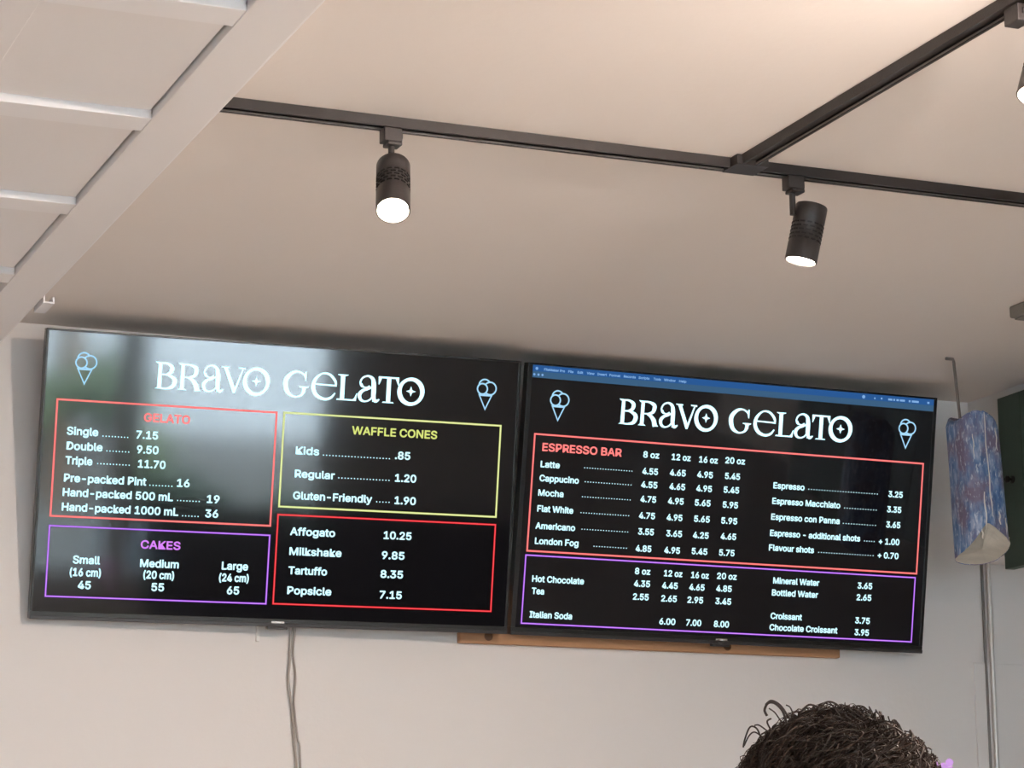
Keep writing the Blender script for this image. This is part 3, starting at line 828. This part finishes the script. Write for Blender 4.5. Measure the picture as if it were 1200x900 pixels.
for (dx, z0, z1, r) in ((-.004, .20, .40, .0016), (-.003, .12, .24, .0020), (-.022, .085, .185, .0022), (.020, .10, .135, .0022), (.042, .075, .12, .0020), (-.035, .06, .085, .0025), (.052, .045, .07, .0022), (.03, .3, .36, .0015), (-.04, .28, .34, .0014)):
    pts = []
    for q in range(8):
        f = q / 7; z = z0 + (z1 - z0) * f
        an = -math.pi / 2; bx = dx
        yy = -(.067) * (1 - min(.999, abs(bx / .064)) ** 3.0) ** (1 / 3.0)
        pts.append((bx - .016 * (z / .4) + .008 + .0015 * math.sin(9 * f + dx * 90), yy - .0005 + .0012 * (z / .4), z))
    tube(bm, pts, [r * (.5 + .5 * math.sin(math.pi * (q + .5) / 8)) for q in range(8)], 6)
obj('paint_drips', bm, M['cream'], t, smooth=True, label='raised cream drips running down the front')
bm = bmesh.new()
tube(bm, [(3.640 - 3.745, -.040, ZC - 2.48 - .004), (3.662 - 3.745, -.040, ZC - 2.48 - .004), (3.664 - 3.745, -.040, ZC - 2.48 - .010), (3.668 - 3.745 + .01, -.036, .385)], .0042, 8)
obj('hanging_rod', bm, M['steel'], t, smooth=True)

# ================================================================== counter, plant and customer
t = thing('display_counter', 'long white counter in front of the back wall', 'counter', (0, 0, 0))
bm = bmesh.new(); box(bm, .6, 4.2, 2.95, 3.65, 0.1, 1.16, .01); obj('cabinet', bm, M['counter'], t)
bm = bmesh.new(); box(bm, .58, 4.22, 2.92, 3.68, 1.16, 1.20, .006); obj('countertop', bm, M['counter'], t)
bm = bmesh.new(); box(bm, .65, 4.15, 3.0, 3.6, 0, .1); obj('plinth', bm, M['iron'], t)
FX, FY, FZ = 1.988, 3.2, 1.733
t = thing('potted_orchid', 'lilac flower spray peeping up beside the head at the lower right', 'flower', (FX + .01, FY, 1.20))
bm = bmesh.new(); lathe(bm, [(.045, 0), (.058, .01), (.066, .11), (.062, .115), (.056, .10), (.01, .095)], 28); obj('pot', bm, M['pot'], t, smooth=True)
h = FZ - 1.20
stem = [(0, 0, .09), (.012, .0, .25), (-.006, 0, .42), (-.010, 0, h + .004)]
bm = bmesh.new(); tube(bm, curve_pts(stem, 8), .0026, 6); obj('stem', bm, M['stem'], t, smooth=True)
for k in range(5):
    an = k * 1.3; bm = bmesh.new()
    for i in range(7):
        f = i / 6; w = .018 * math.sin(math.pi * (.12 + .85 * f)); r = .03 + .15 * f; z = .10 + .07 * math.sin(2.2 * f)
        c, s_ = math.cos(an), math.sin(an)
        a = bm.verts.new((c * r - s_ * w, s_ * r + c * w, z)); b = bm.verts.new((c * r, s_ * r, z - .006)); d = bm.verts.new((c * r + s_ * w, s_ * r - c * w, z))
        if i: bm.faces.new((pa, pb, b, a)); bm.faces.new((pb, pd, d, b))
        pa, pb, pd = a, b, d
    obj('leaf', bm, M['stem'], t, smooth=True)
random.seed(5)
for (dx, dz, s_) in ((-.010, .006, .018), (.006, .014, .014), (-.024, -.012, .016), (.010, -.022, .018), (-.012, -.05, .018), (.012, -.085, .019)):
    bm = bmesh.new()
    for k in range(5):
        an = 2 * math.pi * k / 5 + random.random()
        d = Vector((math.cos(an), -.35, math.sin(an))).normalized(); sd = Vector((-math.sin(an), 0, math.cos(an)))
        p0 = Vector((dx - .01, 0, h + dz))
        v = [p0, p0 + d * s_ * .5 + sd * s_ * .38, p0 + d * s_ * .95 + sd * s_ * .16, p0 + d * s_ * .9 - sd * s_ * .22, p0 + d * s_ * .5 - sd * s_ * .40]
        bm.faces.new([bm.verts.new(q) for q in v])
    obj('blossom', bm, M['petal'], t)

# the customer: seen only from the crown, but a whole standing figure
HX, HY, TOP = 1.222, 2.160, 1.699
yaw = math.radians(18)                      # looks away to the left
t = thing('person', 'person with tousled dark brown curly hair looking up at the menu', 'person', (HX, HY, 0))
def skin_body(name, V, Ed, m, sub=2):
    me = bpy.data.meshes.new(name); me.from_pydata([v[:3] for v in V], Ed, [])
    o = bpy.data.objects.new(name, me); COL.objects.link(o)
    md = o.modifiers.new('s', 'SKIN'); sv = me.skin_vertices[0].data
    for i, v in enumerate(V):
        sv[i].radius = (v[3], v[4] if len(v) > 4 else v[3])
    sv[0].use_root = True
    s2 = o.modifiers.new('d', 'SUBSURF'); s2.levels = sub; s2.render_levels = sub
    bpy.context.view_layer.update()
    dg = bpy.context.evaluated_depsgraph_get()
    out = bpy.data.meshes.new_from_object(o.evaluated_get(dg)); out.materials.clear(); out.materials.append(m)
    for p in out.polygons: p.use_smooth = True
    bpy.data.objects.remove(o)
    r = bpy.data.objects.new(name, out); COL.objects.link(r); r.parent = t; return r
# figure faces +y in its own frame, then turned by yaw to the left
t.rotation_euler = (0, 0, yaw)
V = [(0, 0, .92, .15, .11), (0, -.005, 1.06, .135, .10), (0, 0, 1.22, .155, .105), (0, -.005, 1.36, .15, .10), (0, -.015, 1.44, .058, .055), (0, .0, 1.50, .054, .056),
     (-.17, -.01, 1.375, .062), (-.215, -.02, 1.24, .05), (-.235, -.01, 1.10, .042), (-.24, .05, .97, .036), (-.235, .09, .86, .028), (-.232, .11, .80, .034, .02),
     (.17, -.01, 1.375, .062), (.215, -.02, 1.24, .05), (.235, -.01, 1.10, .042), (.24, .05, .97, .036), (.235, .09, .86, .028), (.232, .11, .80, .034, .02),
     (-.09, 0, .84, .095), (-.10, .01, .66, .082), (-.10, .01, .49, .062), (-.105, -.01, .34, .058), (-.11, -.02, .14, .042), (-.11, -.02, .07, .042), (-.12, .10, .035, .04, .028),
     (.09, 0, .84, .095), (.10, .01, .66, .082), (.10, .01, .49, .062), (.105, -.01, .34, .058), (.11, -.02, .14, .042), (.11, -.02, .07, .042), (.12, .10, .035, .04, .028)]
Ed = [(0, 1), (1, 2), (2, 3), (3, 4), (4, 5), (3, 6), (6, 7), (7, 8), (8, 9), (9, 10), (10, 11), (3, 12), (12, 13), (13, 14), (14, 15), (15, 16), (16, 17),
      (0, 18), (18, 19), (19, 20), (20, 21), (21, 22), (22, 23), (23, 24), (0, 25), (25, 26), (26, 27), (27, 28), (28, 29), (29, 30), (30, 31)]
for sgn in (-1, 1):                          # fingers and thumb
    b = 11 if sgn < 0 else 17
    for i, (ox, ln) in enumerate(((-.024, .062), (-.008, .072), (.008, .068), (.023, .054))):
        p = Vector(V[b][:3]); i0 = len(V)
        V += [(p.x + ox * .5, p.y + ox, p.z - .03, .009), (p.x + ox * .5 - sgn * .004, p.y + ox * 1.1, p.z - .03 - ln * .6, .008), (p.x + ox * .5 - sgn * .014, p.y + ox * 1.1 - .004, p.z - .03 - ln, .007)]
        Ed += [(b, i0), (i0, i0 + 1), (i0 + 1, i0 + 2)]
    i0 = len(V); p = Vector(V[b - 1][:3])
    V += [(p.x - sgn * .012, p.y + .035, p.z - .035, .010), (p.x - sgn * .020, p.y + .052, p.z - .07, .009)]
    Ed += [(b - 1, i0), (i0, i0 + 1)]
body = skin_body('body', V, Ed, M['skin'], 1)
# clothing grown on the same skeleton, a little wider
sh = [0, 1, 2, 3, 6, 7, 12, 13]
mp = {v: i for i, v in enumerate(sh)}
Vs = [tuple(V[i][:3]) + tuple(r + .014 for r in (V[i][3], V[i][4] if len(V[i]) > 4 else V[i][3])) for i in sh]
skin_body('shirt', Vs, [(mp[a], mp[b]) for a, b in Ed if a in mp and b in mp], M['shirt'], 2)
tr = [0, 18, 19, 20, 21, 22, 25, 26, 27, 28, 29]; mp = {v: i for i, v in enumerate(tr)}
Vs = [tuple(V[i][:3]) + tuple(r + .012 for r in (V[i][3], V[i][4] if len(V[i]) > 4 else V[i][3])) for i in tr]
Vs[0] = (0, 0, .90, .158, .118)
skin_body('trousers', Vs, [(mp[a], mp[b]) for a, b in Ed if a in mp and b in mp], M['trousers'], 2)
for a, b in ((23, 24), (30, 31)):
    p, q = V[a], V[b]
    skin_body('shoe', [(p[0], p[1] - .02, .055, .050, .050), (p[0], p[1] + .05, .05, .046, .044), (q[0], q[1] + .04, .038, .045, .034)], [(0, 1), (1, 2)], M['shoe'], 2)
# head: face towards +y, chin lifted a little
bm = bmesh.new(); bmesh.ops.create_uvsphere(bm, u_segments=48, v_segments=32, radius=1)
HC = Vector((0, .0, TOP - .122))
for v in bm.verts:
    n = v.co.copy()
    x, y, z = n.x * .076, n.y * .097, n.z * .115
    if n.z < 0:
        x *= 1 - .28 * n.z * n.z; y = y * (1 - .30 * n.z * n.z) + .018 * n.z * n.z
    if n.y > 0:
        nose = math.exp(-((n.x / .16) ** 2 + ((n.z + .16) / .20) ** 2)) * .020; brow = math.exp(-((n.z - .10) / .10) ** 2 - (n.x / .55) ** 2) * .005
        sock = sum(math.exp(-(((n.x - s * .38) / .17) ** 2 + ((n.z + .01) / .12) ** 2)) for s in (-1, 1)) * -.008
        mouth = math.exp(-((n.x / .25) ** 2 + ((n.z + .52) / .07) ** 2)) * .005; chin = math.exp(-((n.x / .3) ** 2 + ((n.z + .88) / .14) ** 2)) * .008
        y += nose + brow + sock + mouth + chin
    v.co = Vector((x, y, z))
head = obj('head', bm, M['skin'], t, smooth=True); head.location = HC; head.rotation_euler = (math.radians(12), 0, 0)
for s in (-1, 1):
    bm = bmesh.new(); bmesh.ops.create_uvsphere(bm, u_segments=16, v_segments=10, radius=.0115, matrix=Matrix.Translation((s * .029, .079, -.001))); obj('eye', bm, M['eye'], head, smooth=True)
    bm = bmesh.new(); bmesh.ops.create_uvsphere(bm, u_segments=12, v_segments=8, radius=.0055, matrix=Matrix.Translation((s * .029, .0865, -.001))); obj('iris', bm, M['iris'], head, smooth=True)
    bm = bmesh.new(); tube(bm, [(s * (.076 + .006 * math.sin(q * 1.0)), -.008 + .016 * math.cos(q * .9) - .004, -.012 + .028 * math.sin(q * .9)) for q in range(7)], .005, 8); obj('ear', bm, M['skin'], head, smooth=True)
bm = bmesh.new(); tube(bm, [(-.02, .086, -.062), (-.01, .094, -.060), (0, .096, -.061), (.01, .094, -.060), (.02, .086, -.062)], [.002, .005, .0055, .005, .002], 8); obj('mouth', bm, M['lip'], head, smooth=True)
# hair: a lumpy cap and several hundred curling locks
random.seed(11)
from mathutils import noise as mnoise
hair = bmesh.new()
bmesh.ops.create_uvsphere(hair, u_segments=56, v_segments=36, radius=1)
dead = []
def hairline(n):
    return n.z < (-.42 if n.y < .1 else -.42 + (n.y - .1) * 1.25)
for v in hair.verts:
    n = v.co.copy()
    if hairline(n): dead.append(v)
    g = 1.05 + .05 * mnoise.noise(n * 3.2) + .035 * mnoise.noise(n * 8)
    v.co = Vector((n.x * .083 * g, n.y * .103 * g, n.z * .118 * g))
bmesh.ops.delete(hair, geom=dead, context='VERTS')
ho = obj('hair', hair, M['hair'], t, smooth=True); ho.location = HC; ho.rotation_euler = head.rotation_euler
def lock(bm, n, fl, length, curl, lift, r, amp, nseg=13):
    pts = []; p = n.copy(); d = fl.copy(); ph = random.uniform(0, 6.28)
    for i in range(nseg):
        f = i / (nseg - 1)
        s = Vector((p.x * .086, p.y * .106, p.z * .121)) * (1.03 + lift * f * f + amp * .16 * math.sin(ph + curl * f * .8))
        side = p.cross(d)
        if side.length > 0: side.normalize()
        s += side * amp * .014 * math.sin(ph + curl * f)
        pts.append(s)
        st = length / nseg / .1
        d = (d - p * d.dot(p)); d.normalize()
        w = side * math.sin(ph + curl * f * .7) * .22
        p = (p + (d + w) * st); p.normalize()
    tube(bm, pts, [r * (1 - .8 * (i / (nseg - 1)) ** 2) for i in range(nseg)], 4, cap=False)
def locks(count, m, rr, lift, name):
    bm = bmesh.new(); c = 0
    while c < count:
        n = Vector((random.gauss(0, 1), random.gauss(0, 1), random.gauss(.5, 1))).normalized()
        if hairline(n): continue
        whorl = Vector((.15, -.35, 1)).normalized()
        fl = (n - whorl * n.dot(whorl)); fl = fl.normalized() + whorl.cross(n) * .5 + Vector((random.uniform(-.5, .5), random.uniform(-.5, .5), random.uniform(-.3, .2)))
        fl = fl - n * fl.dot(n)
        if fl.length < .1: continue
        fl.normalize()
        lock(bm, n, fl, random.uniform(.035, .07), random.uniform(4, 9), random.uniform(0, lift), random.uniform(*rr), random.uniform(.5, 1.2)); c += 1
    o = obj(name, bm, m, t, smooth=True); o.location = HC; o.rotation_euler = head.rotation_euler; o['kind'] = 'stuff'
    return o
locks(5200, M['hair'], (.0005, .0011), .035, 'hair_locks')
locks(900, M['hair2'], (.0004, .0008), .035, 'hair_highlights')
# loose curls that stand off the outline
def at(px, py, dep=0.0):
    d = (fwd * FPX + right * (px - 600) - up * (py - 450)).normalized()
    k = 2.47 + dep
    return Vector((0, 0, 1.5)) + d * k
inv = Matrix.LocRotScale(Vector((HX, HY, 0)), t.rotation_euler, None).inverted()
bm = bmesh.new()
for pts, r in (([(922, 848), (917, 833), (908, 824), (900, 824), (896, 832), (899, 839)], .0010), ([(925, 842), (915, 827), (904, 821), (897, 826)], .0008), ([(915, 845), (908, 835), (901, 830)], .0006),
               ([(893, 868), (887, 854), (879, 852), (873, 866), (871, 876)], .0007), ([(896, 866), (885, 858), (878, 862), (872, 874)], .0006), ([(901, 858), (890, 850), (884, 850)], .0006), ([(930, 838), (926, 829), (921, 826)], .0006),
               ([(985, 836), (1000, 828), (1012, 828), (1022, 838)], .0005), ([(960, 832), (968, 823), (978, 824), (988, 832)], .0008), ([(938, 834), (948, 826), (958, 828)], .0009), ([(905, 858), (899, 846), (904, 842)], .0007),
               ([(1028, 842), (1048, 852), (1066, 866), (1080, 884)], .0008)):
    tube(bm, curve_pts([tuple(inv @ at(a, b)) for a, b in pts], 6), [r * 1.3] * (len(pts) * 6 - 5), 5)
obj('stray_curls', bm, M['hair'], t, smooth=True)

# ================================================================== the street outside the front windows
bm = bmesh.new(); box(bm, -30, 40, -6.0, -2.13, -.25, -.12); obj('pavement', bm, M['pavement'], kind='structure')
bm = bmesh.new(); box(bm, -30, 40, -40, -6.0, -.40, -.24); obj('street', bm, M['asphalt'], kind='structure')
bm = bmesh.new(); box(bm, 2.95, 4.2, -3.2, -2.75, -.12, .62, .02)
t = thing('street_planter', 'long planter of shrubs outside the front window', 'planter', (0, 0, 0)); obj('trough', bm, M['facade'], t)
random.seed(2)
for k, (sx, r) in enumerate(((3.12, .17), (3.38, .19), (3.66, .12), (4.05, .13))):
    bm = bmesh.new()
    bmesh.ops.create_icosphere(bm, subdivisions=3, radius=r, matrix=Matrix.Translation((sx, -2.97, .62 + r * .7)))
    for v in bm.verts: v.co += v.co.normalized() * .09 * mnoise.noise(v.co * 9)
    obj('shrub', bm, M['leaf'], t)

t = thing('street_building', 'pale rendered building across the street outside', 'building', (0, -11.0, -.25))
bm = bmesh.new()
xx = -20.0
for x0, x1 in ((1.0, 2.1), (6.2, 9.0), (12, 15)):
    box(bm, xx, x0, -.4, 0, 0, 7.5); box(bm, x0, x1, -.4, 0, 2.6, 7.5); xx = x1
box(bm, xx, 30, -.4, 0, 0, 7.5)
obj('facade', bm, M['facade'], t)
for x0, x1 in ((1.0, 2.1), (6.2, 9.0), (12, 15)):
    bm = bmesh.new(); box(bm, x0, x1, -.35, -.3, 0, 2.6); obj('shop_window', bm, M['dark_glass'], t)
for tx, ty in ((3.25, -7.4), (9.6, -8.4)):
    t = thing('street_tree', 'young tree on the far side of the street outside, %s one' % ('nearer' if ty > -8 else 'further'), 'tree', (tx, ty, -.24))
    bm = bmesh.new(); tube(bm, [(0, 0, 0), (.03, 0, 1.2), (-.03, .02, 2.4), (.1, 0, 3.4)], [.13, .11, .09, .05], 12); obj('trunk', bm, M['bark'], t, smooth=True)
    bm = bmesh.new()
    for k in range(8):
        bmesh.ops.create_icosphere(bm, subdivisions=3, radius=random.uniform(.6, 1.0), matrix=Matrix.Translation((random.uniform(-.9, .9), random.uniform(-.7, .7), random.uniform(2.6, 4.2))))
    for v in bm.verts: v.co += Vector((1, 1, 1)) * .2 * mnoise.noise(v.co * 5)
    obj('crown', bm, M['leaf'], t)
    bm = bmesh.new()
    for k in range(6):
        bmesh.ops.create_icosphere(bm, subdivisions=3, radius=random.uniform(.16, .3), matrix=Matrix.Translation((random.uniform(-.55, .65), random.uniform(-.3, .3), random.uniform(.3, .95))))
    for v in bm.verts: v.co += Vector((1, 1, 1)) * .08 * mnoise.noise(v.co * 9)
    obj('underplanting', bm, M['leaf'], t)

t = thing('window_bench', 'dark high-backed bench added under the front window to darken its mirror image', 'bench', (4.1, -1.6, 0))  # made-up bench that blocks the low window light mirrored in the left screen
bm = bmesh.new(); box(bm, -1.1, 1.3, -.05, .45, .40, .46, .01); obj('seat', bm, M['rail'], t)
bm = bmesh.new(); box(bm, -1.1, 1.3, -.15, -.09, .35, .98, .01); obj('backrest', bm, M['rail'], t)
for lx in (-1.05, 1.2):
    bm = bmesh.new(); box(bm, lx, lx + .06, -.14, .42, 0, .40, .005); obj('leg', bm, M['rail'], t)
